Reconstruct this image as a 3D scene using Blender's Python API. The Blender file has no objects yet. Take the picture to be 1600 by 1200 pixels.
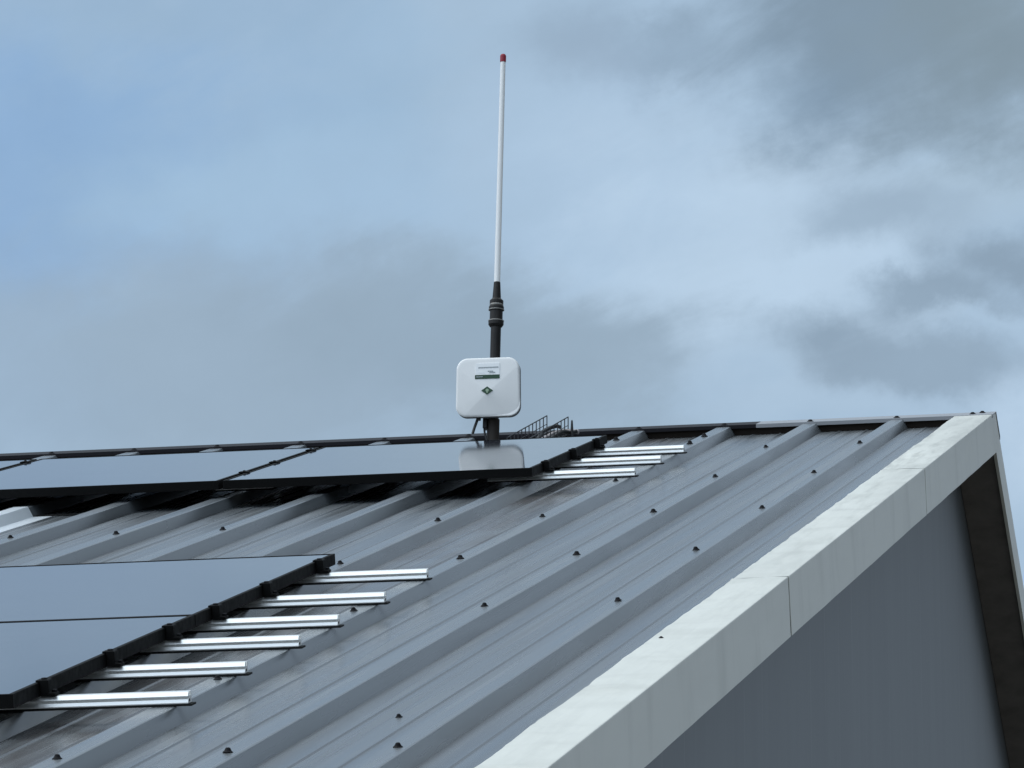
import bpy, bmesh, math, random
from mathutils import Vector, Matrix, noise

scene = bpy.context.scene
col = scene.collection
R = math.radians
random.seed(7)

# ------------------------------------------------------------------ camera
Z0 = 7.0                       # height of the ridge (pan plane) above the ground
TH = 0.313792                  # roof pitch, about 18 degrees
CT, ST, TT = math.cos(TH), math.sin(TH), math.tan(TH)
P = 1.0 / 3.0                  # rib spacing of the roof sheet

def axes(yaw, pitch, roll):
    cy, sy, cp, sp = math.cos(yaw), math.sin(yaw), math.cos(pitch), math.sin(pitch)
    f = Vector((-sy * cp, cy * cp, sp)); r = Vector((cy, sy, 0)); u = r.cross(f)
    cr, sr = math.cos(roll), math.sin(roll)
    return cr * r + sr * u, -sr * r + cr * u, f

CR, CU, CF = axes(0.168776, 0.264032, 0.000701)
cam_data = bpy.data.cameras.new('camera')
cam = bpy.data.objects.new('camera', cam_data)
col.objects.link(cam)
cam_data.sensor_width = 36.0
cam_data.lens = 8593.54 / 1600.0 * 36.0
cam_data.clip_start = 0.1
cam_data.clip_end = 6000.0
cam.matrix_world = Matrix(((CR.x, CU.x, -CF.x, 1.63708), (CR.y, CU.y, -CF.y, -20.48749),
                           (CR.z, CU.z, -CF.z, Z0 - 5.3809), (0, 0, 0, 1)))
scene.camera = cam

# ------------------------------------------------------------------ render look
scene.view_settings.view_transform = 'Standard'
scene.view_settings.look = 'None'
scene.view_settings.exposure = 0.0
scene.view_settings.gamma = 1.0

# ------------------------------------------------------------------ sun
SUN_ELEV, SUN_AZ = R(46), R(-112)          # azimuth from +Y towards +X: the sun stands to the left
sun_dir = Vector((math.sin(SUN_AZ) * math.cos(SUN_ELEV), math.cos(SUN_AZ) * math.cos(SUN_ELEV), math.sin(SUN_ELEV)))
sd = bpy.data.lights.new('sun', 'SUN')
sd.energy = 0.9; sd.angle = R(40); sd.color = (1.0, 0.96, 0.9)
so = bpy.data.objects.new('sun', sd); col.objects.link(so)
so.rotation_euler = (-sun_dir).to_track_quat('-Z', 'Y').to_euler()
so.location = (-30, -5, 40)

# ------------------------------------------------------------------ world: Nishita sky behind broken cloud
def lin(c):
    return tuple(((v / 255.0) / 12.92 if v / 255.0 <= 0.04045 else ((v / 255.0 + 0.055) / 1.055) ** 2.4) for v in c)

world = bpy.data.worlds.new('World'); scene.world = world
world.use_nodes = True
wn, wl = world.node_tree.nodes, world.node_tree.links
wn.clear()

def N(tree_nodes, typ, **kw):
    n = tree_nodes.new(typ)
    for k, v in kw.items(): setattr(n, k, v)
    return n

def wmath(op, a, b=None, c=None, clamp=False):
    n = N(wn, 'ShaderNodeMath', operation=op, use_clamp=clamp)
    for i, v in enumerate((a, b, c)):
        if v is None: continue
        if isinstance(v, (int, float)): n.inputs[i].default_value = v
        else: wl.new(v, n.inputs[i])
    return n.outputs[0]

def wdot(vec, const):
    n = N(wn, 'ShaderNodeVectorMath', operation='DOT_PRODUCT')
    wl.new(vec, n.inputs[0]); n.inputs[1].default_value = const
    return n.outputs['Value']

SKY_STR = 0.1
tc = N(wn, 'ShaderNodeTexCoord')
D = tc.outputs['Generated']
# compass frame of the cloud field: a fixed heading in the world (north-north-west, 15 degrees up)
A = Vector((-0.1622, 0.9518, 0.2609)).normalized(); B = Vector((0.9858, 0.1680, 0)).normalized(); B = (B - A * B.dot(A)).normalized(); Cc = B.cross(A)
fa = wmath('MAXIMUM', wdot(D, A), 0.05)
U = wmath('DIVIDE', wdot(D, B), fa)
V = wmath('DIVIDE', wdot(D, Cc), fa)
U = wmath('MULTIPLY', U, 10.742)      # in units of about 5.3 degrees
V = wmath('MULTIPLY', V, 10.742)

def wnoise(scale, detail, rough, off, sx=1.0, sy=1.0):
    cv = N(wn, 'ShaderNodeCombineXYZ')
    wl.new(wmath('MULTIPLY_ADD', U, sx, off), cv.inputs[0]); wl.new(wmath('MULTIPLY_ADD', V, sy, off * 0.7), cv.inputs[1])
    cv.inputs[2].default_value = off * 0.3
    n = N(wn, 'ShaderNodeTexNoise')
    n.inputs['Scale'].default_value = scale; n.inputs['Detail'].default_value = detail; n.inputs['Roughness'].default_value = rough
    wl.new(cv.outputs[0], n.inputs['Vector'])
    return n
warp1 = wnoise(2.0, 8, 0.6, 3.1)
warp2 = wnoise(2.0, 8, 0.6, 17.4)
wu = wmath('MULTIPLY_ADD', wmath('SUBTRACT', warp1.outputs['Fac'], 0.5), 0.48, U)
wv = wmath('MULTIPLY_ADD', wmath('SUBTRACT', warp2.outputs['Fac'], 0.5), 0.40, V)

rag_u = wmath('MULTIPLY_ADD', V, 0.45, wmath('MULTIPLY', U, 0.55)); rag_v = wmath('MULTIPLY_ADD', V, 1.5, wmath('MULTIPLY', U, -0.75))
rcv = N(wn, 'ShaderNodeCombineXYZ'); wl.new(rag_u, rcv.inputs[0]); wl.new(rag_v, rcv.inputs[1]); rcv.inputs[2].default_value = 4.4
rag = N(wn, 'ShaderNodeTexNoise'); wl.new(rcv.outputs[0], rag.inputs['Vector'])
rag.inputs['Scale'].default_value = 3.4; rag.inputs['Detail'].default_value = 9; rag.inputs['Roughness'].default_value = 0.6; rag.inputs['Distortion'].default_value = 0.35
fray = wmath('MULTIPLY', wmath('SUBTRACT', rag.outputs['Fac'], 0.5), 1.25)

def rgb(c):
    n = N(wn, 'ShaderNodeRGB'); l = lin((c[0] - 1, c[1] + 2, c[2] + 3))
    n.outputs[0].default_value = (l[0] / SKY_STR, l[1] / SKY_STR, l[2] / SKY_STR, 1)
    return n.outputs[0]

def mix(f, a, b, blend='MIX'):
    n = N(wn, 'ShaderNodeMix', data_type='RGBA', blend_type=blend)
    if isinstance(f, (int, float)): n.inputs[0].default_value = f
    else: wl.new(f, n.inputs[0])
    for i, v in ((6, a), (7, b)):
        if isinstance(v, tuple): n.inputs[i].default_value = v
        else: wl.new(v, n.inputs[i])
    return n.outputs[2]

# cloud banks: (x, y, half width, half height, colour, density, edge softness), x and y counted right/down in units of 1/800
BANKS = [
    (500, -330, 1500, 230, (178, 198, 216), 0.95, 0.8),
    (500, -1000, 1900, 470, (120, 144, 172), 1.0, 0.6),
    (0, -330, 620, 260, (152, 175, 203), 0.85, 1.0),
    (140, 240, 480, 360, (146, 177, 211), 0.9, 1.0),
    (20, 330, 260, 330, (139, 171, 211), 0.5, 1.0),
    (230, 20, 380, 70, (156, 181, 206), 0.7, 1.0),
    (560, 160, 190, 190, (160, 187, 213), 0.6, 1.0),
    (370, 300, 330, 110, (166, 192, 216), 0.75, 1.0),
    (560, 330, 260, 110, (166, 192, 218), 0.6, 1.0),
    (980, 300, 300, 240, (178, 200, 223), 0.8, 1.0),
    (1240, 330, 330, 230, (190, 210, 230), 0.95, 1.0),
    (1210, 450, 330, 190, (192, 212, 232), 0.9, 1.0),
    (1500, 260, 170, 110, (180, 200, 218), 0.6, 1.0),
    (400, 590, 640, 230, (156, 174, 192), 0.95, 0.75),
    (900, 560, 260, 170, (154, 172, 189), 0.9, 0.6),
    (700, 520, 330, 150, (152, 170, 187), 0.7, 0.6),
    (30, 640, 190, 170, (160, 181, 203), 0.6, 1.0),
    (880, 55, 130, 80, (150, 169, 189), 0.65, 1.0),
    (980, 85, 150, 60, (158, 177, 198), 0.6, 1.0),
    (1060, 70, 110, 60, (150, 170, 190), 0.7, 0.9),
    (1400, 60, 330, 190, (134, 152, 169), 1.0, 0.7),
    (1570, 50, 270, 200, (135, 150, 160), 0.8, 0.9),
    (1250, 130, 130, 80, (128, 148, 168), 0.5, 0.9),
    (1370, 310, 190, 62, (158, 177, 196), 0.85, 0.9),
    (1570, 395, 120, 70, (143, 161, 179), 0.95, 0.9),
    (1470, 452, 100, 42, (142, 160, 178), 0.85, 0.8),
    (1310, 520, 135, 68, (145, 163, 181), 0.95, 0.9),
    (1440, 570, 190, 66, (148, 166, 184), 0.9, 0.8),
    (1170, 600, 110, 90, (172, 193, 214), 0.6, 1.0),
    (1380, 650, 300, 36, (178, 198, 218), 0.5, 1.0),
    (1600, 690, 90, 130, (192, 211, 231), 0.85, 1.0),
]
c = rgb((170, 192, 214))
for (x, y, rx, ry, colr, dens, soft) in BANKS:
    du = wmath('DIVIDE', wmath('SUBTRACT', wu, (x - 800) / 800.0), rx / 800.0)
    dv = wmath('DIVIDE', wmath('SUBTRACT', wv, (600 - y) / 800.0), ry / 800.0)
    r = wmath('SQRT', wmath('ADD', wmath('MULTIPLY', du, du), wmath('MULTIPLY', dv, dv)))
    mr = N(wn, 'ShaderNodeMapRange', interpolation_type='SMOOTHSTEP')
    wl.new(wmath('ADD', r, fray), mr.inputs[0])
    mr.inputs[1].default_value = 1.0 + 0.35 * soft; mr.inputs[2].default_value = 1.0 - soft * 0.95
    mr.inputs[3].default_value = 0.0; mr.inputs[4].default_value = dens
    c = mix(mr.outputs[0], c, rgb(colr))
# fine mottling of the cloud
fine = wnoise(4.5, 7, 0.6, 8.8)
coarse = wnoise(1.6, 5, 0.55, 41.0, 1.0, 1.5)
mod = wmath('ADD', wmath('MULTIPLY_ADD', fine.outputs['Fac'], 0.12, 0.95), wmath('MULTIPLY_ADD', coarse.outputs['Fac'], 0.10, -0.05))
cm = N(wn, 'ShaderNodeVectorMath', operation='SCALE'); wl.new(c, cm.inputs[0]); wl.new(mod, cm.inputs['Scale'])
c_local = cm.outputs[0]
# the rest of the overcast: brighter towards the zenith and round the veiled sun
big = N(wn, 'ShaderNodeTexNoise'); wl.new(D, big.inputs['Vector'])
big.inputs['Scale'].default_value = 3.5; big.inputs['Detail'].default_value = 6; big.inputs['Roughness'].default_value = 0.55
ramp = N(wn, 'ShaderNodeValToRGB'); wl.new(big.outputs['Fac'], ramp.inputs[0])
ramp.color_ramp.elements[0].position = 0.35; ramp.color_ramp.elements[1].position = 0.62
a0 = lin((150, 170, 190)); a1 = lin((198, 214, 230))
ramp.color_ramp.elements[0].color = (a0[0] / SKY_STR, a0[1] / SKY_STR, a0[2] / SKY_STR, 1)
ramp.color_ramp.elements[1].color = (a1[0] / SKY_STR, a1[1] / SKY_STR, a1[2] / SKY_STR, 1)
near = N(wn, 'ShaderNodeMapRange', interpolation_type='SMOOTHSTEP')
wl.new(wdot(D, A), near.inputs[0]); near.inputs[1].default_value = 0.955; near.inputs[2].default_value = 0.985
c = mix(near.outputs[0], ramp.outputs[0], c_local)
sep = N(wn, 'ShaderNodeSeparateXYZ'); wl.new(D, sep.inputs[0])
zen = N(wn, 'ShaderNodeMapRange', interpolation_type='SMOOTHSTEP'); wl.new(sep.outputs['Z'], zen.inputs[0])
zen.inputs[1].default_value = 0.42; zen.inputs[2].default_value = 0.9; zen.inputs[3].default_value = 1.0; zen.inputs[4].default_value = 1.8
sg = wmath('POWER', wmath('MAXIMUM', wdot(D, sun_dir), 0.0), 6.0)
gain = wmath('MULTIPLY_ADD', sg, 1.0, zen.outputs[0])
east = N(wn, 'ShaderNodeMapRange', interpolation_type='SMOOTHSTEP'); wl.new(sep.outputs['X'], east.inputs[0])
east.inputs[1].default_value = 0.0; east.inputs[2].default_value = 0.85; east.inputs[3].default_value = 1.0; east.inputs[4].default_value = 0.30
south = N(wn, 'ShaderNodeMapRange', interpolation_type='SMOOTHSTEP'); wl.new(sep.outputs['Y'], south.inputs[0])
south.inputs[1].default_value = 0.1; south.inputs[2].default_value = -0.8; south.inputs[3].default_value = 1.0; south.inputs[4].default_value = 1.75
gain = wmath('MULTIPLY', gain, south.outputs[0])     # unseen southern sky brightened to lift the faces turned towards it
gain = wmath('MULTIPLY', gain, east.outputs[0])     # heavier cloud to the east
zt_ = N(wn, 'ShaderNodeMapRange'); wl.new(zen.outputs[0], zt_.inputs[0]); zt_.inputs[1].default_value = 1.0; zt_.inputs[2].default_value = 1.8
c = mix(zt_.outputs[0], c, mix(1.0, c, (1.08, 1.0, 0.90, 1), 'MULTIPLY'))   # thinner, whiter cloud overhead
gv = N(wn, 'ShaderNodeVectorMath', operation='SCALE'); wl.new(c, gv.inputs[0]); wl.new(gain, gv.inputs['Scale'])
sky = N(wn, 'ShaderNodeTexSky', sky_type='NISHITA'); sky.sun_disc = False
sky.sun_elevation = SUN_ELEV; sky.sun_rotation = SUN_AZ; sky.air_density = 1.0; sky.dust_density = 1.0
c = mix(0.92, sky.outputs[0], gv.outputs[0])
bg = N(wn, 'ShaderNodeBackground'); bg.inputs['Strength'].default_value = SKY_STR
wl.new(c, bg.inputs['Color'])
wo = N(wn, 'ShaderNodeOutputWorld'); wl.new(bg.outputs[0], wo.inputs['Surface'])

# ------------------------------------------------------------------ materials
def mat(name, base, rough=0.5, metal=0.0, spec=0.5, coat=0.0):
    m = bpy.data.materials.new(name); m.use_nodes = True
    b = m.node_tree.nodes['Principled BSDF']
    b.inputs['Base Color'].default_value = (*base, 1); b.inputs['Roughness'].default_value = rough
    b.inputs['Metallic'].default_value = metal; b.inputs['Specular IOR Level'].default_value = spec
    b.inputs['Coat Weight'].default_value = coat
    return m, m.node_tree.nodes, m.node_tree.links, b

def coords(n, l, scale, kind='Object'):
    t = n.new('ShaderNodeTexCoord'); mp = n.new('ShaderNodeMapping')
    mp.inputs['Scale'].default_value = scale; l.new(t.outputs[kind], mp.inputs['Vector'])
    return mp.outputs[0]

def tex(n, l, vec, scale, detail=4, rough=0.55):
    t = n.new('ShaderNodeTexNoise'); l.new(vec, t.inputs['Vector'])
    t.inputs['Scale'].default_value = scale; t.inputs['Detail'].default_value = detail; t.inputs['Roughness'].default_value = rough
    return t.outputs['Fac']

def crange(n, l, fac, lo, hi, a, b):
    r = n.new('ShaderNodeMapRange'); l.new(fac, r.inputs[0])
    r.inputs[1].default_value = lo; r.inputs[2].default_value = hi; r.inputs[3].default_value = a; r.inputs[4].default_value = b
    return r.outputs[0]

def cmix(n, l, f, a, b, blend='MIX'):
    x = n.new('ShaderNodeMix'); x.data_type = 'RGBA'; x.blend_type = blend
    if isinstance(f, (int, float)): x.inputs[0].default_value = f
    else: l.new(f, x.inputs[0])
    for i, v in ((6, a), (7, b)):
        if isinstance(v, tuple): x.inputs[i].default_value = (*v, 1) if len(v) == 3 else v
        else: l.new(v, x.inputs[i])
    return x.outputs[2]

def bump(n, l, b, h, strength, dist):
    k = n.new('ShaderNodeBump'); k.inputs['Strength'].default_value = strength; k.inputs['Distance'].default_value = dist
    l.new(h, k.inputs['Height']); l.new(k.outputs[0], b.inputs['Normal'])

M = {}
# coated steel roof: object X along the ridge, Y up the slope
m, n, l, b = mat('roof_steel', (0.21, 0.235, 0.265), 0.34, 0.0, 0.5)
v1 = coords(n, l, (14, 0.35, 1)); s1 = tex(n, l, v1, 2.0, 3, 0.55)
v2 = coords(n, l, (1.2, 0.5, 1)); s2 = tex(n, l, v2, 1.3, 5, 0.6)
v3 = coords(n, l, (60, 60, 60)); s3 = tex(n, l, v3, 2.0, 3, 0.6)
cc = cmix(n, l, crange(n, l, s1, 0.3, 0.7, 0, 1), (0.118, 0.132, 0.143), (0.174, 0.191, 0.203))
cc = cmix(n, l, crange(n, l, s2, 0.48, 0.75, 0, 0.55), cc, (0.125, 0.130, 0.136))
cc = cmix(n, l, crange(n, l, s3, 0.5, 0.8, 0, 0.06), cc, (0.30, 0.31, 0.32))
# contact shade painted into the pans along the ribs
tco = n.new('ShaderNodeTexCoord'); sx = n.new('ShaderNodeSeparateXYZ'); l.new(tco.outputs['Object'], sx.inputs[0])
low = crange(n, l, sx.outputs['Z'], 0.004, 0.02, 1.0, 0.0)
s4 = tex(n, l, coords(n, l, (34, 0.22, 1)), 1.0, 2, 0.5)
gm = n.new('ShaderNodeMath'); gm.operation = 'MULTIPLY'; l.new(low, gm.inputs[0]); l.new(crange(n, l, s4, 0.32, 0.68, 0.1, 0.75), gm.inputs[1])
cc = cmix(n, l, gm.outputs[0], cc, (0.092, 0.097, 0.102))
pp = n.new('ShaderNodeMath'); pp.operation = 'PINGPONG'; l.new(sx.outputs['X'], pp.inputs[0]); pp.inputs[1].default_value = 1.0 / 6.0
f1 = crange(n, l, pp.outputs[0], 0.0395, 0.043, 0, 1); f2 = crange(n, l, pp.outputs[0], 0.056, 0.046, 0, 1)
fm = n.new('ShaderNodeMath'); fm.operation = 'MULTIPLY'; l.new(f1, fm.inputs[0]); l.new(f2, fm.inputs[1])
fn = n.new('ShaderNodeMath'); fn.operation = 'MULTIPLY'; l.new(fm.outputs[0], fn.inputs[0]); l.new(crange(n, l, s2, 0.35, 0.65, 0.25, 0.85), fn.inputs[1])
cc = cmix(n, l, fn.outputs[0], cc, (0.05, 0.053, 0.055))  # contact shade painted as a dark line along each rib flank's foot
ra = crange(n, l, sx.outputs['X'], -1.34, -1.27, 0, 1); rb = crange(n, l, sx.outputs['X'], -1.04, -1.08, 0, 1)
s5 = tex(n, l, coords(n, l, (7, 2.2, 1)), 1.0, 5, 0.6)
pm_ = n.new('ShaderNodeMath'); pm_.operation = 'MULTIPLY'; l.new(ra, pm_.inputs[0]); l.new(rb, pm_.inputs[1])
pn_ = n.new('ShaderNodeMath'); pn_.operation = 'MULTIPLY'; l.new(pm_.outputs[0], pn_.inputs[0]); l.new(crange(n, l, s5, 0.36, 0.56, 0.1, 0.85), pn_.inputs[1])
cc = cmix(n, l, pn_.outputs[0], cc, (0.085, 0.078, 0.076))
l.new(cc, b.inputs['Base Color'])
l.new(crange(n, l, s1, 0.3, 0.7, 0.20, 0.32), b.inputs['Roughness'])
bump(n, l, b, tex(n, l, coords(n, l, (3, 0.8, 1)), 1.5, 3, 0.5), 0.35, 0.006)
M['roof'] = m
# white verge and box metal with grime and drips
def up_(n, l, f):
    # the lengths near the ridge are the dirtiest
    t = n.new('ShaderNodeTexCoord'); q = n.new('ShaderNodeSeparateXYZ'); l.new(t.outputs['Object'], q.inputs[0])
    k = n.new('ShaderNodeMath'); k.operation = 'MULTIPLY'; l.new(f, k.inputs[0]); l.new(crange(n, l, q.outputs['Y'], -9.0, -2.0, 0.18, 1.0), k.inputs[1])
    z = n.new('ShaderNodeSeparateXYZ'); l.new(t.outputs['Normal'], z.inputs[0])
    k2 = n.new('ShaderNodeMath'); k2.operation = 'MULTIPLY'; l.new(k.outputs[0], k2.inputs[0]); l.new(crange(n, l, z.outputs['Z'], 0.3, 0.8, 0.12, 1.0), k2.inputs[1])
    return k2.outputs[0]
def white_steel(name, base, drips):
    m, n, l, b = mat(name, base, 0.38, 0.0, 0.35)
    st = tex(n, l, coords(n, l, (1.0, 1.6, 0.8) if drips else (6, 6, 6)), 2.2, 5, 0.55)
    sp = tex(n, l, coords(n, l, (9, 1.5, 9)), 1.6, 5, 0.6)
    cc = cmix(n, l, crange(n, l, st, 0.50, 0.72, 0, 0.40), base, tuple(x * 0.62 for x in (base[0] * 1.0, base[1] * 0.99, base[2] * 0.95)))
    cc = cmix(n, l, crange(n, l, sp, 0.52, 0.8, 0, 0.10), cc, tuple(x * 0.7 for x in base))
    mo = tex(n, l, coords(n, l, (22, 2.2, 14)), 1.0, 5, 0.62)
    cc = cmix(n, l, up_(n, l, crange(n, l, mo, 0.47, 0.66, 0, 0.85)), cc, tuple(x * 0.60 for x in (base[0], base[1], base[2] * .97)))
    lg = tex(n, l, coords(n, l, (2.5, 0.45, 2.5)), 1.1, 4, 0.6)
    cc = cmix(n, l, up_(n, l, crange(n, l, lg, 0.38, 0.62, 0, 0.7)), cc, tuple(x * 0.66 for x in base))
    l.new(cc, b.inputs['Base Color'])
    bump(n, l, b, tex(n, l, coords(n, l, (12, 1.4, 6)), 1.5, 2, 0.5), 0.45, 0.008)
    return m
M['verge'] = white_steel('white_coated_steel', (0.765, 0.762, 0.690), True)
M['cap'] = mat('grey_ridge_steel', (0.30, 0.31, 0.33), 0.45)[0]
M['cap_dark'] = mat('dark_ridge_steel', (0.016, 0.015, 0.019), 0.6, 0, 0.15)[0]
m, n, l, b = mat('rooflight_plastic', (0.78, 0.83, 0.87), 0.3); b.inputs['Transmission Weight'].default_value = 0.15
M['rooflight'] = m
# gable wall cladding: fine vertical joints
m, n, l, b = mat('dark_wall_cladding', (0.085, 0.1, 0.118), 0.45, 0, 0.4)
g = tex(n, l, coords(n, l, (1, 1, 0.15)), 3.0, 5, 0.6)
cc = cmix(n, l, crange(n, l, g, 0.35, 0.7, 0, 1), (0.100, 0.112, 0.124), (0.122, 0.135, 0.147))
g2 = tex(n, l, coords(n, l, (1, 18, 0.2)), 2.0, 4, 0.6)
cc = cmix(n, l, crange(n, l, g2, 0.62, 0.74, 0, 0.28), cc, (0.19, 0.205, 0.22))
l.new(cc, b.inputs['Base Color'])
wc = n.new('ShaderNodeTexCoord'); ws = n.new('ShaderNodeSeparateXYZ'); l.new(wc.outputs['Object'], ws.inputs[0])
wf = n.new('ShaderNodeMath'); wf.operation = 'PINGPONG'; l.new(ws.outputs['Y'], wf.inputs[0]); wf.inputs[1].default_value = 0.1917
ln = crange(n, l, wf.outputs[0], 0.002, 0.010, 1.0, 0.0)
lm_ = n.new('ShaderNodeMath'); lm_.operation = 'MULTIPLY'; l.new(ln, lm_.inputs[0]); l.new(crange(n, l, tex(n, l, coords(n, l, (1, 3, 0.9)), 1.3, 3), 0.38, 0.62, 0.05, 0.5), lm_.inputs[1])
cc = cmix(n, l, lm_.outputs[0], cc, (0.20, 0.21, 0.22))
l.new(cc, b.inputs['Base Color'])
bump(n, l, b, tex(n, l, coords(n, l, (1, 2.2, 0.8)), 1.3, 2), 0.3, 0.004)
M['wall'] = m
m, n, l, b = mat('soffit_brown', (0.1, 0.085, 0.075), 0.6, 0, 0.3)
g = tex(n, l, coords(n, l, (4, 4, 4)), 2, 5, 0.6)
l.new(cmix(n, l, crange(n, l, g, 0.4, 0.7, 0, 1), (0.19, 0.17, 0.155), (0.13, 0.115, 0.105)), b.inputs['Base Color'])
M['soffit'] = m
M['filler'] = mat('dark_foam', (0.03, 0.024, 0.02), 0.9, 0, 0.1)[0]
M['screw'] = mat('dark_screw_steel', (0.007, 0.007, 0.009), 0.6, 0, 0.15)[0]
m, n, l, b = mat('black_anodised_frame', (0.007, 0.007, 0.007), 0.65, 0.0, 0.08)
g = tex(n, l, coords(n, l, (20, 20, 20)), 2, 4)
l.new(crange(n, l, g, 0.3, 0.7, 0.58, 0.75), b.inputs['Roughness'])
M['frame'] = m
# solar glass: dark cells under clear, slightly dusty glass
m, n, l, b = mat('solar_glass', (0.008, 0.011, 0.022), 0.055, 0.0, 0.5)
b.inputs['IOR'].default_value = 1.52
br = n.new('ShaderNodeTexBrick'); br.offset = 0.0
l.new(coords(n, l, (1, 1, 1)), br.inputs['Vector'])
br.inputs['Scale'].default_value = 1.0; br.inputs['Brick Width'].default_value = 0.1747; br.inputs['Row Height'].default_value = 0.0873
br.inputs['Mortar Size'].default_value = 0.0012; br.inputs['Color1'].default_value = (0.008, 0.011, 0.022, 1)
br.inputs['Color2'].default_value = (0.009, 0.012, 0.024, 1); br.inputs['Mortar'].default_value = (0.03, 0.033, 0.04, 1)
dust = tex(n, l, coords(n, l, (2, 1.2, 1)), 2.0, 6, 0.65)
l.new(cmix(n, l, crange(n, l, dust, 0.4, 0.75, 0.02, 0.10), br.outputs['Color'], (0.25, 0.26, 0.27)), b.inputs['Base Color'])
l.new(crange(n, l, dust, 0.3, 0.75, 0.04, 0.085), b.inputs['Roughness'])
M['glass'] = m
M['backsheet'] = mat('black_backsheet', (0.02, 0.02, 0.02), 0.7)[0]
m, n, l, b = mat('aluminium_rail', (0.90, 0.905, 0.89), 0.3, 0.55, 0.5)
g = tex(n, l, coords(n, l, (3, 3, 3)), 2, 3)
l.new(crange(n, l, g, 0.3, 0.7, 0.30, 0.40), b.inputs['Roughness'])
M['alu'] = m
M['rubber'] = mat('black_rubber', (0.01, 0.01, 0.01), 0.75, 0, 0.2)[0]
M['whip'] = mat('white_fibreglass', (0.88, 0.885, 0.88), 0.3)[0]
M['red'] = mat('red_plastic_cap', (0.28, 0.012, 0.03), 0.45)[0]
m, n, l, b = mat('dark_mast_tube', (0.012, 0.011, 0.010), 0.42, 0.0, 0.3)
g = tex(n, l, coords(n, l, (12, 12, 3)), 3, 5)
l.new(cmix(n, l, crange(n, l, g, 0.4, 0.7, 0, 1), (0.008, 0.0075, 0.007), (0.022, 0.019, 0.017)), b.inputs['Base Color'])
M['mast'] = m
M['steel'] = mat('galvanised_steel', (0.32, 0.31, 0.29), 0.5, 0.6)[0]
M['socket'] = mat('rusted_socket_steel', (0.028, 0.022, 0.018), 0.6, 0.0, 0.3)[0]
M['backing'] = mat('joint_shadow_strip', (0.075, 0.078, 0.078), 0.6)[0]
m, n, l, b = mat('white_box_plastic', (0.72, 0.735, 0.75), 0.35)
g = tex(n, l, coords(n, l, (8, 8, 3)), 2, 5)
l.new(cmix(n, l, crange(n, l, g, 0.4, 0.75, 0, 0.5), (0.90, 0.90, 0.89), (0.84, 0.845, 0.84)), b.inputs['Base Color'])
M['plastic'] = m
M['shell'] = mat('grey_box_plastic', (0.13, 0.145, 0.16), 0.45)[0]
M['sticker'] = mat('white_paper_label', (0.92, 0.94, 0.95), 0.5)[0]
M['ink'] = mat('grey_print', (0.36, 0.40, 0.42), 0.6)[0]
M['green'] = mat('dark_green_print', (0.012, 0.055, 0.024), 0.5)[0]
M['palegreen'] = mat('pale_green_print', (0.30, 0.40, 0.28), 0.5)[0]
M['wire'] = mat('dark_wire', (0.035, 0.036, 0.04), 0.5, 0.4)[0]
M['cable'] = mat('black_cable', (0.012, 0.012, 0.013), 0.5)[0]
M['conduit'] = mat('pale_conduit', (0.42, 0.38, 0.38), 0.55)[0]
m, n, l, b = mat('gravel_yard', (0.1, 0.11, 0.08), 0.9, 0, 0.2)
g = tex(n, l, coords(n, l, (0.4, 0.4, 0.4)), 1, 8, 0.65)
l.new(cmix(n, l, crange(n, l, g, 0.4, 0.6, 0, 1), (0.11, 0.105, 0.09), (0.19, 0.18, 0.165)), b.inputs['Base Color'])
M['ground'] = m

# ------------------------------------------------------------------ helpers
def obj(name, bm, material, parent=None, smooth=False, bevel=0.0):
    me = bpy.data.meshes.new(name)
    bmesh.ops.recalc_face_normals(bm, faces=bm.faces)
    bm.to_mesh(me); bm.free()
    if isinstance(material, (list, tuple)):
        for mm in material: me.materials.append(mm)
    else: me.materials.append(material)
    if smooth:
        for p in me.polygons: p.use_smooth = True
    o = bpy.data.objects.new(name, me); col.objects.link(o)
    if parent: o.parent = parent
    if bevel:
        md = o.modifiers.new('bevel', 'BEVEL'); md.width = bevel; md.segments = 2; md.limit_method = 'ANGLE'; md.angle_limit = R(40)
    return o

def empty(name, loc=(0, 0, 0), rot=(0, 0, 0)):
    o = bpy.data.objects.new(name, None); col.objects.link(o)
    o.location = loc; o.rotation_euler = rot; o.empty_display_size = 0.1
    return o

def tag(o, label=None, cat=None, group=None, kind=None):
    if label: o['label'] = label
    if cat: o['category'] = cat
    if group: o['group'] = group
    if kind: o['kind'] = kind
    return o

def dup(o, parent=None):
    k = o.copy(); col.objects.link(k)
    if parent: k.parent = parent
    return k

def box(bm, x0, x1, y0, y1, z0, z1):
    vs = [bm.verts.new((x, y, z)) for z in (z0, z1) for y in (y0, y1) for x in (x0, x1)]
    for f in ((0, 1, 3, 2), (4, 5, 7, 6), (0, 1, 5, 4), (2, 3, 7, 6), (0, 2, 6, 4), (1, 3, 7, 5)):
        bm.faces.new([vs[i] for i in f])

def prism(bm, pts, a, b, axis='x'):
    """closed outline pts extruded from a to b along an axis; a and b may be functions of the outline point"""
    fa = a if callable(a) else (lambda p: a)
    fb = b if callable(b) else (lambda p: b)
    def put(p, t):
        if axis == 'x': return (t, p[0], p[1])
        if axis == 'y': return (p[0], t, p[1])
        return (p[0], p[1], t)
    A_ = [bm.verts.new(put(p, fa(p))) for p in pts]; B_ = [bm.verts.new(put(p, fb(p))) for p in pts]
    k = len(pts)
    for i in range(k): bm.faces.new((A_[i], A_[(i + 1) % k], B_[(i + 1) % k], B_[i]))
    bm.faces.new(A_); bm.faces.new(B_)

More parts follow.
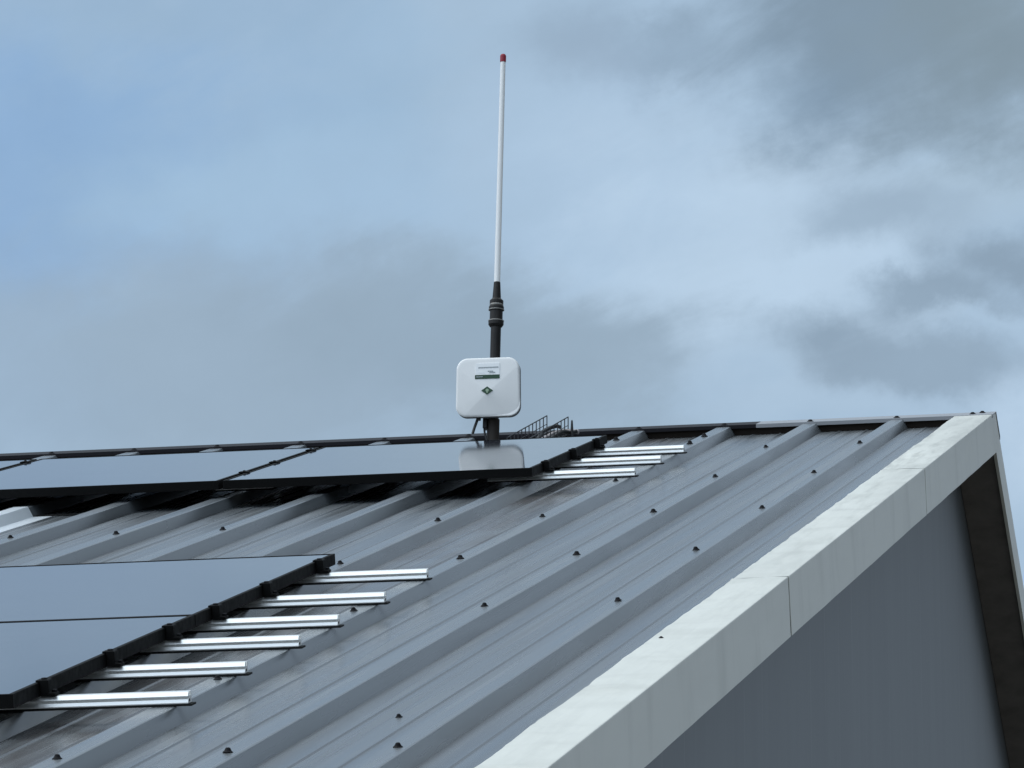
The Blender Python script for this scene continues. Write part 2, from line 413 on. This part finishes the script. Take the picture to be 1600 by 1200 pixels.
def lathe(bm, prof, seg=24, centre=(0, 0, 0)):
    rings = []
    for (r, z) in prof:
        rings.append([bm.verts.new((centre[0] + r * math.cos(2 * math.pi * i / seg), centre[1] + r * math.sin(2 * math.pi * i / seg), centre[2] + z)) for i in range(seg)])
    for a, b_ in zip(rings, rings[1:]):
        for i in range(seg): bm.faces.new((a[i], a[(i + 1) % seg], b_[(i + 1) % seg], b_[i]))
    bm.faces.new(rings[0]); bm.faces.new(rings[-1])

def tube(bm, pts, r, seg=8):
    pts = [Vector(p) for p in pts]; rings = []
    for i, p in enumerate(pts):
        t = (pts[min(i + 1, len(pts) - 1)] - pts[max(i - 1, 0)]).normalized()
        s = t.cross(Vector((0, 0, 1)) if abs(t.z) < 0.9 else Vector((1, 0, 0))).normalized(); q = t.cross(s)
        rings.append([bm.verts.new(p + r * (math.cos(2 * math.pi * k / seg) * s + math.sin(2 * math.pi * k / seg) * q)) for k in range(seg)])
    for a, b_ in zip(rings, rings[1:]):
        for k in range(seg): bm.faces.new((a[k], a[(k + 1) % seg], b_[(k + 1) % seg], b_[k]))
    bm.faces.new(rings[0]); bm.faces.new(rings[-1])

def curve(pts, k=8):
    """Catmull-Rom through pts"""
    pts = [Vector(p) for p in pts]; out = []
    for i in range(len(pts) - 1):
        p0, p1, p2, p3 = pts[max(i - 1, 0)], pts[i], pts[i + 1], pts[min(i + 2, len(pts) - 1)]
        for j in range(k):
            t = j / k
            out.append(0.5 * ((2 * p1) + (p2 - p0) * t + (2 * p0 - 5 * p1 + 4 * p2 - p3) * t * t + (3 * p1 - p0 - 3 * p2 + p3) * t ** 3))
    out.append(pts[-1])
    return out

# ------------------------------------------------------------------ ground
bm = bmesh.new(); S = 3000
bm.faces.new([bm.verts.new(p) for p in ((-S, -S, 0), (S, -S, 0), (S, S, 0), (-S, S, 0))])
tag(obj('ground', bm, M['ground']), kind='structure')

# ------------------------------------------------------------------ the building
XR, XL = 0.034, -17.6          # outer faces of the two gable verges
LV = 13.2                      # length of each roof slope
bld = tag(empty('metal_clad_building', (-8.8, 0, 0)),
          'long building with grey ribbed metal roof and dark gable wall under white verge trim', 'building')

def slope(name, far=False):
    """an Empty-less frame: local Y up the slope, local Z its normal, origin on the ridge"""
    return (Matrix.Translation((0, 0, Z0)) @ (Matrix.Rotation(math.pi, 4, 'Z') if far else Matrix.Identity(4)) @ Matrix.Rotation(TH, 4, 'X'))

MN, MF = slope('n'), slope('f', True)

def place(o, mtx, parent=bld):
    o.parent = parent
    pm = Matrix.Translation(parent.location)
    o.matrix_parent_inverse = pm.inverted()
    o.matrix_basis = mtx
    return o

def profile(x0, x1, lift=0.0):
    """ribbed sheet outline (x, h): trapezoid ribs every third of a metre, two small stiffeners in each pan"""
    pts = []
    k0 = int(math.floor(-x1 / P)) - 1; k1 = int(math.ceil(-x0 / P)) + 1
    for k in range(k1, k0 - 1, -1):
        c0 = -k * P
        lap = [(-.0285, .0322), (-.0275, .0285), (-.0262, .0338)] if k % 3 == 1 else [(-0.0265, .034)]
        for dx, h in [(-0.120, 0), (-0.117, .0032), (-0.111, .0032), (-0.108, 0), (-0.042, 0)] + lap + [(-0.0235, .0355), (0.0235, .0355), (0.0265, .034), (0.042, 0),
                      (0.108, 0), (0.111, .0032), (0.117, .0032), (0.120, 0)]:
            x = c0 + dx
            if x0 < x < x1: pts.append((x, h + lift))
    return [(x0, lift)] + pts + [(x1, lift)]

def mitre(p): return p[1] * TT          # local Y where a point at height h meets the vertical plane over the ridge

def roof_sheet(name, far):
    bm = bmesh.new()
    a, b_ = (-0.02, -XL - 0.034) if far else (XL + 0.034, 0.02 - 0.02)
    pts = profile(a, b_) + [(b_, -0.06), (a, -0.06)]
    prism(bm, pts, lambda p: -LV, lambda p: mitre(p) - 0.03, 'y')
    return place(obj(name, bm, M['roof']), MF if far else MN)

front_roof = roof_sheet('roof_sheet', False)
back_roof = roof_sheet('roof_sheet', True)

# screws through the rib crowns
def screw_bm():
    bm = bmesh.new()
    lathe(bm, ((0.0135, 0), (0.0135, 0.0015), (0.0095, 0.0045), (0.0075, 0.008), (0.0060, 0.0115), (0.0035, 0.0128)), 12)
    return bm
screw0 = None
def screw(x, v, h=0.0355, parent=front_roof, s=1.0):
    global screw0
    if screw0 is None:
        o = obj('roof_screw', screw_bm(), M['screw'], parent); screw0 = o
    else:
        o = screw0.copy(); col.objects.link(o); o.parent = parent
    o.location = (x, -v, h); o.scale = (s, s, s); o.rotation_euler = (random.uniform(-.12, .12), random.uniform(-.12, .12), random.random() * 3)
    return o
V1, SV = 1.585, 1.53275
skip = {(1, 5.0), (2, 5.0), (5, 2.0)}
for k in range(0, 8):
    for rib in range(1, 12):
        v = V1 + SV * k
        if k == 5 and rib in (1, 2): continue
        if rib >= 4 and not (rib == 4 and k in (0, 2, 3)) and not (rib >= 6 and k == 2): continue
        screw(-rib * P + random.uniform(-.006, .006), v + random.uniform(-.02, .02) + (.07 if (rib, k) == (3, 5) else 0), s=random.uniform(0.74, 0.86))
for rib in (3, 4): screw(-rib * P, 0.752)
screw(-0.489, 9.897, 0.0, s=0.6)
screw(-3 * P + .002, 1.19)

# ridge cap, foam fillers
bm = bmesh.new()
h0, w = 0.0385, 0.165
out = [(-w, h0 + .003), (-w, h0 - .010), (-w + .002, h0 - .010), (-w + .002, h0)]
def wing(yh, sgn): return (sgn * (yh[0] * CT - yh[1] * ST), yh[0] * ST + yh[1] * CT)
sec = [wing(p, 1) for p in ((-w, h0 + .003), (-w - .0015, h0 - .010), (-w + .001, h0 - .010), (-w + .002, h0))]
apex_in = (0, h0 / CT); apex_out = (0, (h0 + .003) / CT)
left = [wing((-w, h0 + .003), 1), wing((-w - .0015, h0 - .011), 1), wing((-w + .001, h0 - .011), 1), wing((-w + .002, h0 + .0006), 1)]
right = [(-p[0], p[1]) for p in reversed(left)]
capsec = left + [(0, (h0 + .0006) / CT)] + right + [(0, (h0 + .003) / CT)]
XJ = -0.875
prism(bm, capsec, XJ + .001, XR + .003, 'x')
cap = place(obj('ridge_cap', bm, M['cap']), Matrix.Translation((0, 0, Z0)))
bm = bmesh.new(); prism(bm, capsec, XL - .003, XJ - .001, 'x')
cap2 = place(obj('ridge_cap', bm, M['cap_dark']), Matrix.Translation((0, 0, Z0)))  # left length of the cap, in a darker colour
cap2['label'] = 'dark length of ridge capping'
cap_screws = [(-k * P, 0.135) for k in range(1, 13)] + [(-0.045, 0.10), (-0.012, 0.045)]
for x, v in cap_screws:
    o = screw0.copy(); col.objects.link(o); o.parent = cap if x > XJ else cap2
    y, z = wing((-v, h0 + .003), 1)
    o.location = (x, y, z); o.rotation_euler = (TH, 0, 0); o.name = 'roof_screw'; o.scale = (1, 1, .62)
bm = bmesh.new()
for k in range(0, 52):
    xa, xb = -(k + 1) * P, -k * P
    if k == 0: xb = -0.03
    pts = [(xa + .043, .0005), (xb - .043 if k else xb, .0005), (xb - .028 if k else xb, .0345), (xa + .028, .0345)]
    prism(bm, pts, -0.150, -0.10, 'y')
place(obj('profile_filler', bm, M['filler']), MN)

# verge trim: white folded steel, in lengths
def verge_bm(v0, v1, seed, first, mirror=False):
    bm = bmesh.new()
    sg = -1 if mirror else 1
    # outline (x, h) of the folded sheet, about 2 mm thick
    xi, xo, ht, hb = -0.108, XR, 0.040, -0.113
    outl = [(xi, .006), (xi, ht), (xi + .03, ht), (-.035, ht), (0.0, ht), (xo - .003, ht), (xo - .0008, ht - .0008), (xo, ht - .003), (xo, .02), (xo, -.03), (xo, -.07), (xo, hb), (xo - .012, hb),
            (xo - .012, hb + .002), (xo - .002, hb + .002), (xo - .002, -.07), (xo - .002, -.03), (xo - .002, .02), (xo - .002, ht - .002), (0.0, ht - .002), (-.035, ht - .002), (xi + .03, ht - .002), (xi + .002, ht - .002), (xi + .002, .006)]
    nst = max(2, int((v1 - v0) / 0.06)); rings = []
    for j in range(nst + 1):
        v = v0 + (v1 - v0) * j / nst
        ring = []
        for (x, h) in outl:
            q = Vector((x * 9 + seed, v * 1.3, h * 3))
            dh = dx = 0.0
            if h > ht - .004:
                t = min(1, max(0, (xo - x) / 0.05))
                dh = t * (0.0028 * noise.noise(Vector((x * 14, v * 4.0, seed))) + 0.0016 * noise.noise(Vector((x * 30, v * 11, seed + 5))))
            if x < xi + .005:
                saw = (v * 1.9 + seed * .37 + 0.9 * noise.noise(Vector((v * .9, seed, 0)))) % 1.0
                dx = -0.0025 * saw ** 4 + 0.0022 * noise.noise(Vector((v * 2.2, seed, 9)))
            elif x > xo - .004 and h < ht - .004:
                dx = 0.0012 * noise.noise(Vector((v * 2.5, h * 9, seed)))
            y = -v if not (first and j == 0) else h * TT
            ring.append(bm.verts.new((sg * (x + dx), y, h + dh)))
        rings.append(ring)
    k = len(outl)
    for a, b_ in zip(rings, rings[1:]):
        for i in range(k): bm.faces.new((a[i], a[(i + 1) % k], b_[(i + 1) % k], b_[i]))
    bm.faces.new(rings[0]); bm.faces.new(rings[-1])
    return bm
joints = [0.0, 3.15, 7.20, 11.25, LV]
for i in range(4):
    a = joints[i] + (0.024 if i else 0)
    place(obj('verge_trim', verge_bm(a, joints[i + 1], i * 3.7 + 1, i == 0), M['verge']), MN)
    # a shadow strip closes the joint from behind
for i in range(4):
    a = joints[i] + (0.0035 if i else 0)
    place(obj('verge_trim', verge_bm(a, joints[i + 1], i * 2.9 + 20, i == 0, True), M['verge']), MF)
bm = bmesh.new()
for j in joints[1:4]:
    bm = bmesh.new()
    prism(bm, [(-.10, .0368), (XR - .0035, .0368), (XR - .0035, -.108), (XR - .006, -.108), (XR - .006, .033), (-.10, .033)], -j - .045, -j + .03, 'y')
    place(obj('joint_shadow_backing', bm, M['backing']), MN)
# verges of the other gable
for far in (False, True):
    bm = verge_bm(0.0, LV, 50 + far, True, not far)
    o = place(obj('verge_trim', bm, M['verge']), (MF if far else MN) @ Matrix.Translation((-XL if far else XL, 0, 0)))

# gable walls, long walls, soffits
XW = -0.128
def gable(x0, x1):
    bm = bmesh.new()
    ye = LV * CT - 0.35
    zt = lambda y: Z0 - abs(y) * TT - 0.066 / CT
    pts = [(-ye, 0.004), (ye, 0.004), (ye, zt(ye)), (0, zt(0)), (-ye, zt(ye))]
    prism(bm, pts, x0, x1, 'x')
    return bm
place(obj('gable_wall', gable(XW - .08, XW), M['wall']), Matrix.Identity(4))
place(obj('gable_wall', gable(XL - XW, XL - XW + .08), M['wall']), Matrix.Identity(4))
ye = LV * CT - 0.35
for s in (-1, 1):
    bm = bmesh.new()
    y0, y1 = sorted((s * (ye - .002), s * (ye - .08)))
    box(bm, XL - XW + .082, XW - .082, y0, y1, 0.004, Z0 - ye * TT - .075)
    place(obj('side_wall', bm, M['wall']), Matrix.Identity(4))
for mtx, x0, x1 in ((MN, XW + .002, XR - .014), (MF, -XR + .014, -XW - .002)):
    bm = bmesh.new()
    pts = [(x0, -.104), (x1, -.104), (x1, -.098), (x0, -.098)]
    prism(bm, pts, -LV + .02, lambda p: mitre(p) - .001, 'y')
    place(obj('soffit', bm, M['soffit']), mtx)
# small rivet on the verge top
o = screw0.copy(); col.objects.link(o); o.name = 'rivet'; place(o, MN @ Matrix.Translation((-.0857, -8.767, .0405)) @ Matrix.Diagonal((.45, .45, .3, 1)))

# rooflight sheet, lapped over the steel sheet
bm = bmesh.new()
top = profile(-3.99, -2.893, .0035); bot = [(x, h - .0022) for x, h in reversed(top)]
prism(bm, top + bot, -7.3, -3.24, 'y')
rl = place(obj('rooflight', bm, M['rooflight']), MN)
rl['label'] = 'pale translucent rooflight sheet lapped over the ribs'
bm = bmesh.new()
prism(bm, [(-2.955, .0006), (-2.80, .0006), (-2.80, .006), (-2.955, .006)], -3.215, -3.195, 'y')
place(obj('lap_seal', bm, M['rubber']), MN)

# ------------------------------------------------------------------ solar panels
PW, PL, HB, HT = 1.048, 1.745, 0.066, 0.096
def on_roof(x, v, h=0.0):
    return (x, -v * CT - h * ST, Z0 - v * ST + h * CT)

def make_panel():
    root = empty('solar_panel', (0, 0, 0), (TH, 0, 0))
    bm = bmesh.new()
    fw = 0.011; t = HT - HB
    box(bm, -PW, -PW + fw, 0, PL, 0, t); box(bm, -fw, 0, 0, PL, 0, t)
    box(bm, -PW + fw, -fw, 0, fw, 0, t); box(bm, -PW + fw, -fw, PL - fw, PL, 0, t)
    # inner return flange at the foot of the frame
    box(bm, -PW + fw, -PW + .03, fw, PL - fw, 0.0005, .002); box(bm, -.03, -fw, fw, PL - fw, 0.0005, .002)
    obj('frame', bm, M['frame'], root, bevel=.0008)
    bm = bmesh.new(); box(bm, -PW + fw - .001, -fw + .001, fw - .001, PL - fw + .001, t - .006, t - .0012)
    obj('glass', bm, M['glass'], root)
    bm = bmesh.new(); box(bm, -PW + fw, -fw, fw, PL - fw, t - .008, t - .0065)
    obj('backsheet', bm, M['backsheet'], root)
    bm = bmesh.new(); box(bm, -PW / 2 - .06, -PW / 2 + .06, PL * .8, PL * .8 + .06, t - .024, t - .0085)
    obj('junction_box', bm, M['rubber'], root, bevel=.002)
    return root

panel0 = None
def panel(x, vbot, label, group):
    global panel0
    if panel0 is None: panel0 = o = make_panel()
    else:
        o = panel0.copy(); col.objects.link(o)
        for ch in list(panel0.children): dup(ch, o)
    o.location = on_roof(x, vbot, HB)
    return tag(o, label, 'solar panel', group)

XP, PITCH = -1.266, 1.064
UB = 3.185
panel(XP, UB, 'black framed solar panel below the antenna, mirroring the white box', 'solar panels in the row near the ridge')
panel(XP - PITCH, UB, 'second solar panel from the right in the row near the ridge', 'solar panels in the row near the ridge')
panel(XP - 2 * PITCH, UB, 'solar panel of the ridge row cut off by the left picture edge', 'solar panels in the row near the ridge')
panel(XP, 8.335, 'solar panel of the lower array with its top edge towards the ridge, above the seam', 'solar panels in the lower array')
panel(XP, 10.085, 'lowest solar panel at the bottom left, below the seam', 'solar panels in the lower array')

# ------------------------------------------------------------------ mounting rails with clamps
RH0, RH1 = 0.0405, 0.0655
def rail_section():
    w2 = .016; h = RH1 - RH0
    # local (y up the slope, z): slot on top, groove on the side that looks down the roof
    return [(-w2 - .002, 0), (w2 + .002, 0), (w2 + .002, .003), (w2, .0035), (w2, h), (.008, h), (.008, h - .009), (-.002, h - .009), (-.002, h), (-w2 + .007, h), (-w2, h - .009), (-w2 + .001, h - .0105),
            (-w2 + .008, h - .011), (-w2 + .008, .0105), (-w2 + .001, .009), (-w2 - .0015, .0035), (-w2 - .002, .003)]

def clamp_bm(mid=False):
    bm = bmesh.new(); t = HT - RH1
    if mid:
        box(bm, -.016, .016, -.022, .022, t + .0005, t + .0042)
        box(bm, -.006, .006, -.02, .02, 0, t + .0005)
    else:
        # end clamp: tall block against the frame, lip over its edge, low foot with the bolt
        prism(bm, [(-.008, t + .0006), (-.008, t + .005), (.018, t + .005), (.020, t + .003), (.020, .008), (.034, .007), (.034, .0), (.001, .0), (.001, t + .0006)], -.019, .019, 'y')
    return bm
def bolt_bm(kind):
    bm = bmesh.new(); t = HT - RH1
    if kind == 2: lathe(bm, ((.005, t + .004), (.005, t + .007), (.004, t + .0078)), 12)
    elif kind == 0: lathe(bm, ((.007, t + .0045), (.007, t + .0075), (.005, t + .0085)), 12, (.007, 0, 0))
    else: lathe(bm, ((.006, .0075), (.006, .0125), (.005, .013)), 6, (.0275, .003, 0))
    return bm
rail_protos = {}
XE = -0.953
def rail(v, length, label, group, mids, x=None):
    root = empty('mounting_rail', on_roof(XE if x is None else x, v, RH0), (TH, 0, 0))
    key = (length, mids)
    if key not in rail_protos:
        bm = bmesh.new(); prism(bm, rail_section(), -length, 0, 'x')
        parts = [obj('channel', bm, M['alu'], root, bevel=.0006)]
        bm = bmesh.new(); box(bm, -length, .008, -.022, .022, -.0045, -.0004)
        parts.append(obj('gasket', bm, M['rubber'], root))
        bm = bmesh.new(); box(bm, -.0006, .0008, -.008, -.001, .004, .0095)
        parts.append(obj('end_hole', bm, M['rubber'], root))
        h = RH1 - RH0 + .0003
        if not mids:
            cl = obj('end_clamp', clamp_bm(), M['frame'], root, bevel=.0015); cl.location = (XP - root.location.x + .0005, 0, h)
            for low_ in (0, 1): obj('bolt', bolt_bm(low_), M['screw'], cl)
            parts.append(cl)
        else:
            mc = obj('mid_clamp', clamp_bm(True), M['frame'], root, bevel=.001)
            mc.location = (-length / 2, 0, h)
            obj('bolt', bolt_bm(2), M['screw'], mc); parts.append(mc)
        rail_protos[key] = parts
    else:
        for p in rail_protos[key]:
            k = dup(p, root)
            for ch in list(p.children): dup(ch, k)
            if p.name.startswith('end_clamp'): k.location.x = XP - root.location.x + .0005
    return tag(root, label, 'mounting rail', group)
gu = 'rail ends beside the ridge row of panels'
for v, lab in ((1.745, 'bright aluminium rail end nearest the ridge, beside the antenna panel'),
               (2.31, 'middle one of the three aluminium rail ends beside the antenna panel'),
               (2.93, 'lowest of the three aluminium rail ends beside the antenna panel')):
    rail(v, 0.50, lab, gu, 0, {1.745: -.946, 2.31: -.953, 2.93: -.957}[v])
gl = 'rail ends beside the lower array'
for v, lab in ((6.845, 'aluminium rail end at the very top corner of the lower array'),
               (7.535, 'second aluminium rail end down from the top of the lower array'),
               (8.14, 'third aluminium rail end of the lower array, just above its panel seam'),
               (8.645, 'fourth aluminium rail end of the lower array, just below its panel seam'),
               (9.24, 'fifth aluminium rail end down the lower array, last but one'),
               (9.845, 'lowest aluminium rail end at the foot of the lower array')):
    rail(v, 0.50, lab, gl, 0, {6.845: -.968, 7.535: -.954, 8.14: -.956, 8.645: -.950, 9.24: -.951, 9.845: -.945}[v])
gm_ = 'short rails with clamps in the gaps of the ridge row'
for i, where in ((1, 'first'), (2, 'second')):
    for v, which in ((1.64, 'uppermost'), (2.29, 'middle'), (2.80, 'lowest')):
        rail(v, 0.20, f'{which} short rail with black mid clamp in the {where} panel gap left of the antenna', gm_, 1, XP - PITCH * i + (PITCH - PW) / 2 + .10)

# ------------------------------------------------------------------ antenna on its mast
AY = -0.87
ZR = Z0
mast = tag(empty('antenna_mast', (-1.7797, AY, ZR + AY * TT), (0, 0.0247, 0)),
           'tall thin white whip antenna with red tip on a black mast', 'antenna')
zb = AY * TT                                  # base height, relative to the ridge
def L(z): return z * 1.0166 + .0925 - zb                       # ridge-relative height to mast height
bm = bmesh.new(); lathe(bm, ((.0195, .0), (.0195, L(.136))), 24); obj('pole', bm, M['mast'], mast, smooth=False)
bm = bmesh.new(); lathe(bm, ((.0235, 0.0), (.0235, L(-.225)), (.021, L(-.222))), 24); obj('socket', bm, M['socket'], mast)
bm = bmesh.new(); box(bm, -.075, .075, -.06, .06, 0.0355, .0415)
bp = obj('base_plate', bm, M['steel'], mast, bevel=.002); bp.rotation_euler = (TH, 0, 0)
bm = bmesh.new()
lathe(bm, ((.0235, L(.130)), (.029, L(.138)), (.029, L(.150)), (.0245, L(.157)), (.0245, L(.190)), (.0285, L(.193)), (.0285, L(.206)), (.024, L(.214)), (.026, L(.218)), (.026, L(.230)), (.016, L(.240))), 28)
cp = obj('coupling', bm, M['mast'], mast)
for z in (.151, .1935, .2125):
    bm = bmesh.new(); lathe(bm, ((.0252, L(z - .002)), (.0300 if z < .2 else .0262, L(z)), (.0300 if z < .2 else .0262, L(z + .0025)), (.0252, L(z + .0045))), 28); obj('ring', bm, M['steel'], cp)
bm = bmesh.new(); lathe(bm, ((.0165, L(.236)), (.0125, L(.300)), (.0115, L(.303))), 24); obj('ferrule', bm, M['mast'], mast)
bm = bmesh.new(); lathe(bm, ((.0118, L(.300)), (.0098, L(1.165))), 20); wh = obj('whip', bm, M['whip'], mast)
bm = bmesh.new(); lathe(bm, ((.0112, L(1.160)), (.0116, L(1.166)), (.0116, L(1.184)), (.008, L(1.190)), (.003, L(1.192))), 20); obj('tip_cap', bm, M['red'], wh)
bm = bmesh.new(); box(bm, -.037, -.0205, -.022, .018, L(-.262), L(-.205)); obj('bracket', bm, M['mast'], mast, bevel=.003)
bm = bmesh.new()
tube(bm, curve([(-.032, -.012, L(-.258)), (-.027, -.022, L(-.285)), (-.018, -.026, L(-.310)), (-.015, -.026, L(-.36))]), .004)
obj('coax_cable', bm, M['cable'], mast)

# ------------------------------------------------------------------ white box held by the mast
BW, BH = 0.245, 0.223
bx = tag(empty('antenna_box', (-1.7850, AY - .042, ZR - .0285), (0, 0.012, 0)),
         'white rounded plastic box with green diamond emblem, clamped to the black mast', 'box')
def outline(s_in, rad=.043, n_=14):
    """rounded rectangle, slightly narrower at the top"""
    a, c_ = BW / 2 - s_in, BH / 2 - s_in; r = max(rad - s_in, .004); pts = []
    for cx, cz, t0 in ((a - r, c_ - r, 0), (-a + r, c_ - r, 90), (-a + r, -c_ + r, 180), (a - r, -c_ + r, 270)):
        for i in range(n_ + 1):
            t = R(t0 + 90 * i / n_)
            x, z = cx + r * math.cos(t), cz + r * math.sin(t)
            pts.append((x * (1 - .06 * (z + BH / 2) / BH * .6), z))
    return pts
VC = -0.026
def facet(x, z):
    e = .0
    lineh = VC + 0.60 * abs(x)
    if z >= lineh: return 0.0
    bq = .010 / .085
    return (lineh - z) * (.17 if x > 0 else .12)
bm = bmesh.new()
rings = []
def ring(pts, depth, f=0.0):
    rings.append([bm.verts.new((x, -depth + f * facet(x, z), z)) for x, z in pts])
ring(outline(.004), .022); ring(outline(0), .0225); ring(outline(0), .033, .8); ring(outline(.0008), .038, .9); ring(outline(.003), .0415, 1); ring(outline(.006), .0425, 1); ring(outline(.010), .043, 1)
base_pts = outline(.010)
for s in (.93, .86, .79, .72, .64, .56, .48, .40, .32, .24, .16, .08):
    ring([(x * s, z * s + VC * (1 - s)) for x, z in base_pts], .043 + .0025 * (1 - s), 1)
for a, b_ in zip(rings, rings[1:]):
    k = len(a)
    for i in range(k): bm.faces.new((a[i], a[(i + 1) % k], b_[(i + 1) % k], b_[i]))
bm.faces.new(rings[0])
cv = bm.verts.new((0, -.0455, VC)); k = len(rings[-1])
for i in range(k): bm.faces.new((rings[-1][i], rings[-1][(i + 1) % k], cv))
hs = obj('housing', bm, M['plastic'], bx, smooth=True)
bm = bmesh.new(); rings = []
for q in ((.012, -.016), (.004, -.014), (.0008, -.006), (.0008, .0215), (.004, .0218)): ring(outline(q[0]), q[1])
for a, b_ in zip(rings, rings[1:]):
    for i in range(len(a)): bm.faces.new((a[i], a[(i + 1) % len(a)], b_[(i + 1) % len(a)], b_[i]))
bm.faces.new(rings[0]); bm.faces.new(rings[-1])
obj('back_shell', bm, M['shell'], bx, smooth=True)
def front(z0, z1, x0, x1, name, m_, parent, d=.0008, y0=-.0382):
    bm = bmesh.new(); box(bm, x0, x1, y0 - d, y0 + .004, z0, z1)
    return obj(name, bm, m_, parent)
Fy = -.0452
lb = front(.036, .088, -.044, .046, 'label_sticker', M['sticker'], bx, .0006, Fy)
def marks(zc, h, x0, x1, nm, seed, m_, parent, y0):
    """rows of small printed strokes, as unreadable as in the photograph"""
    rnd = random.Random(seed); bm = bmesh.new(); x = x0
    while x < x1 - .002:
        w_ = rnd.uniform(.0022, .0045); box(bm, x, min(x + w_, x1), y0 - .0007, y0 + .0002, zc - h / 2 * rnd.uniform(.7, 1), zc + h / 2); x += w_ + .0008
    return obj(nm, bm, m_, parent)
marks(.0715, .0055, -.034, .042, 'printed_line', 1, M['ink'], lb, Fy - .0006)
marks(.0565, .0050, .002, .022, 'printed_line', 2, M['ink'], lb, Fy - .0006)
marks(.0515, .0050, .008, .030, 'printed_line', 3, M['ink'], lb, Fy - .0006)
marks(.0525, .003, -.036, -.010, 'printed_line', 4, M['sticker'], lb, Fy - .0006)
gb = front(.0285, .0435, -.0465, .0465, 'green_band', M['green'], bx, .0011, Fy)
marks(.036, .004, -.042, -.017, 'printed_line', 5, M['ink'], gb, Fy - .0011)
def diamond(name, cx, cz, a, c_, y0, d, m_, parent):
    bm = bmesh.new(); prism(bm, [(cx - a, cz), (cx, cz - c_), (cx + a, cz), (cx, cz + c_)], y0 - d, y0 + .004, 'y')
    return obj(name, bm, m_, parent)
em = diamond('emblem', 0, -.0175, .0220, .0158, -.0458, .0008, M['green'], bx)
bm = bmesh.new(); lathe(bm, ((.0062, 0), (.0062, .0006)), 12); dc = obj('emblem_centre', bm, M['palegreen'], em)
dc.rotation_euler = (R(90), 0, 0); dc.location = (.0005, -.0467, -.0165)
diamond('emblem_point', .0005, -.0225, .004, .006, -.0467, .0003, M['palegreen'], em)
# clamp behind and cables below
bm = bmesh.new(); box(bm, -.03, .06, .0125, .028, -.05, .05); obj('back_bracket', bm, M['mast'], bx, bevel=.002)
bm = bmesh.new(); tube(bm, curve([(-.040, .006, -.100), (-.046, .004, -.122), (-.054, .0, -.148), (-.060, -.002, -.170)]), .0055)
obj('cable_stub', bm, M['cable'], bx)
bm = bmesh.new(); tube(bm, [(-.0385, .006, -.100), (-.0405, .006, -.118)], .009, 12); obj('cable_gland', bm, M['cable'], bx)

# ------------------------------------------------------------------ wire cable tray behind the panels, with its cables
tr = tag(empty('cable_tray', (-1.655, -0.80, ZR - .80 * TT)), 'small open wire cable tray rising behind the panel edge, right of the mast', 'cable tray')
O = Vector(tr.location)
a0 = Vector((-1.6935, -1.05, ZR - .2555)); a1 = Vector((-1.6255, -0.55, ZR - .0440))
ax = (a1 - a0); sidev = Vector((0.0815, .0, -.0085)); dn = Vector((0, 0.0, -.066))
def side(off, t0):
    bm = bmesh.new()
    q0, q1 = a0 + off, a1 + off
    nb = 11
    tube(bm, [q0 + ax * t0 - O, q1 - O], .0022, 6)
    tube(bm, [q0 + ax * t0 + dn - O, q1 + dn - O], .0022, 6)
    tube(bm, [q0 + ax * t0 + dn * .5 - O, q1 + dn * .5 - O], .0014, 6)
    for i in range(nb + 1):
        t = t0 + (1 - t0) * i / nb
        p = q0 + ax * t - O
        tube(bm, [p, p + dn], .0021, 6)
    return obj('side_mesh', bm, M['wire'], tr)
side(Vector((0, 0, 0)), 0.0); side(sidev, 0.0)
bm = bmesh.new()
for i in range(12):
    p = a0 + ax * (i / 11) + dn - O; tube(bm, [p, p + sidev], .002, 6)
for f in (.33, .67):
    tube(bm, [a0 + dn + sidev * f - O, a1 + dn + sidev * f - O], .002, 6)
obj('floor_mesh', bm, M['wire'], tr)
def cable(name, pts, r, m_, label):
    bm = bmesh.new(); base = Vector(pts[0])
    tube(bm, [p - base for p in curve(pts)], r, 8)
    o = obj(name, bm, m_, smooth=True); o.location = base
    return tag(o, label, 'cable', 'cables by the wire tray')
def Tp(t, s, up): p = a0 + ax * t + dn + sidev * s; return (p.x, p.y, p.z + up)
cable('cable', [Tp(.30, .25, .010), Tp(.55, .35, .012), Tp(.78, .25, .026), Tp(.92, .55, .034), Tp(1.0, .62, .024)], .0075, M['cable'], 'black cable looping over the left half of the wire tray')
cable('cable', [Tp(.35, .75, .010), Tp(.70, .85, .012), Tp(.84, 1.05, .022), Tp(.92, 1.25, .012), Tp(.97, 1.45, .014)], .0075, M['cable'], 'black cable bending out of the right side of the wire tray')
cable('cable', [Tp(.30, .45, .006), Tp(.60, .50, .008), Tp(.85, .62, .012), Tp(1.0, .9, .010), Tp(1.0, 1.5, .010)], .009, M['conduit'], 'pale pinkish cable lying along the floor of the wire tray')
bm = bmesh.new(); lathe(bm, ((.0055, 0), (.0055, .080), (.0035, .112), (.002, .116)), 12)
pin = obj('pin_post', bm, M['cable']); pin.location = (-1.5215, -0.60, ZR - .60 * TT + .0)
tag(pin, 'short black pointed post standing right of the wire tray', 'post')
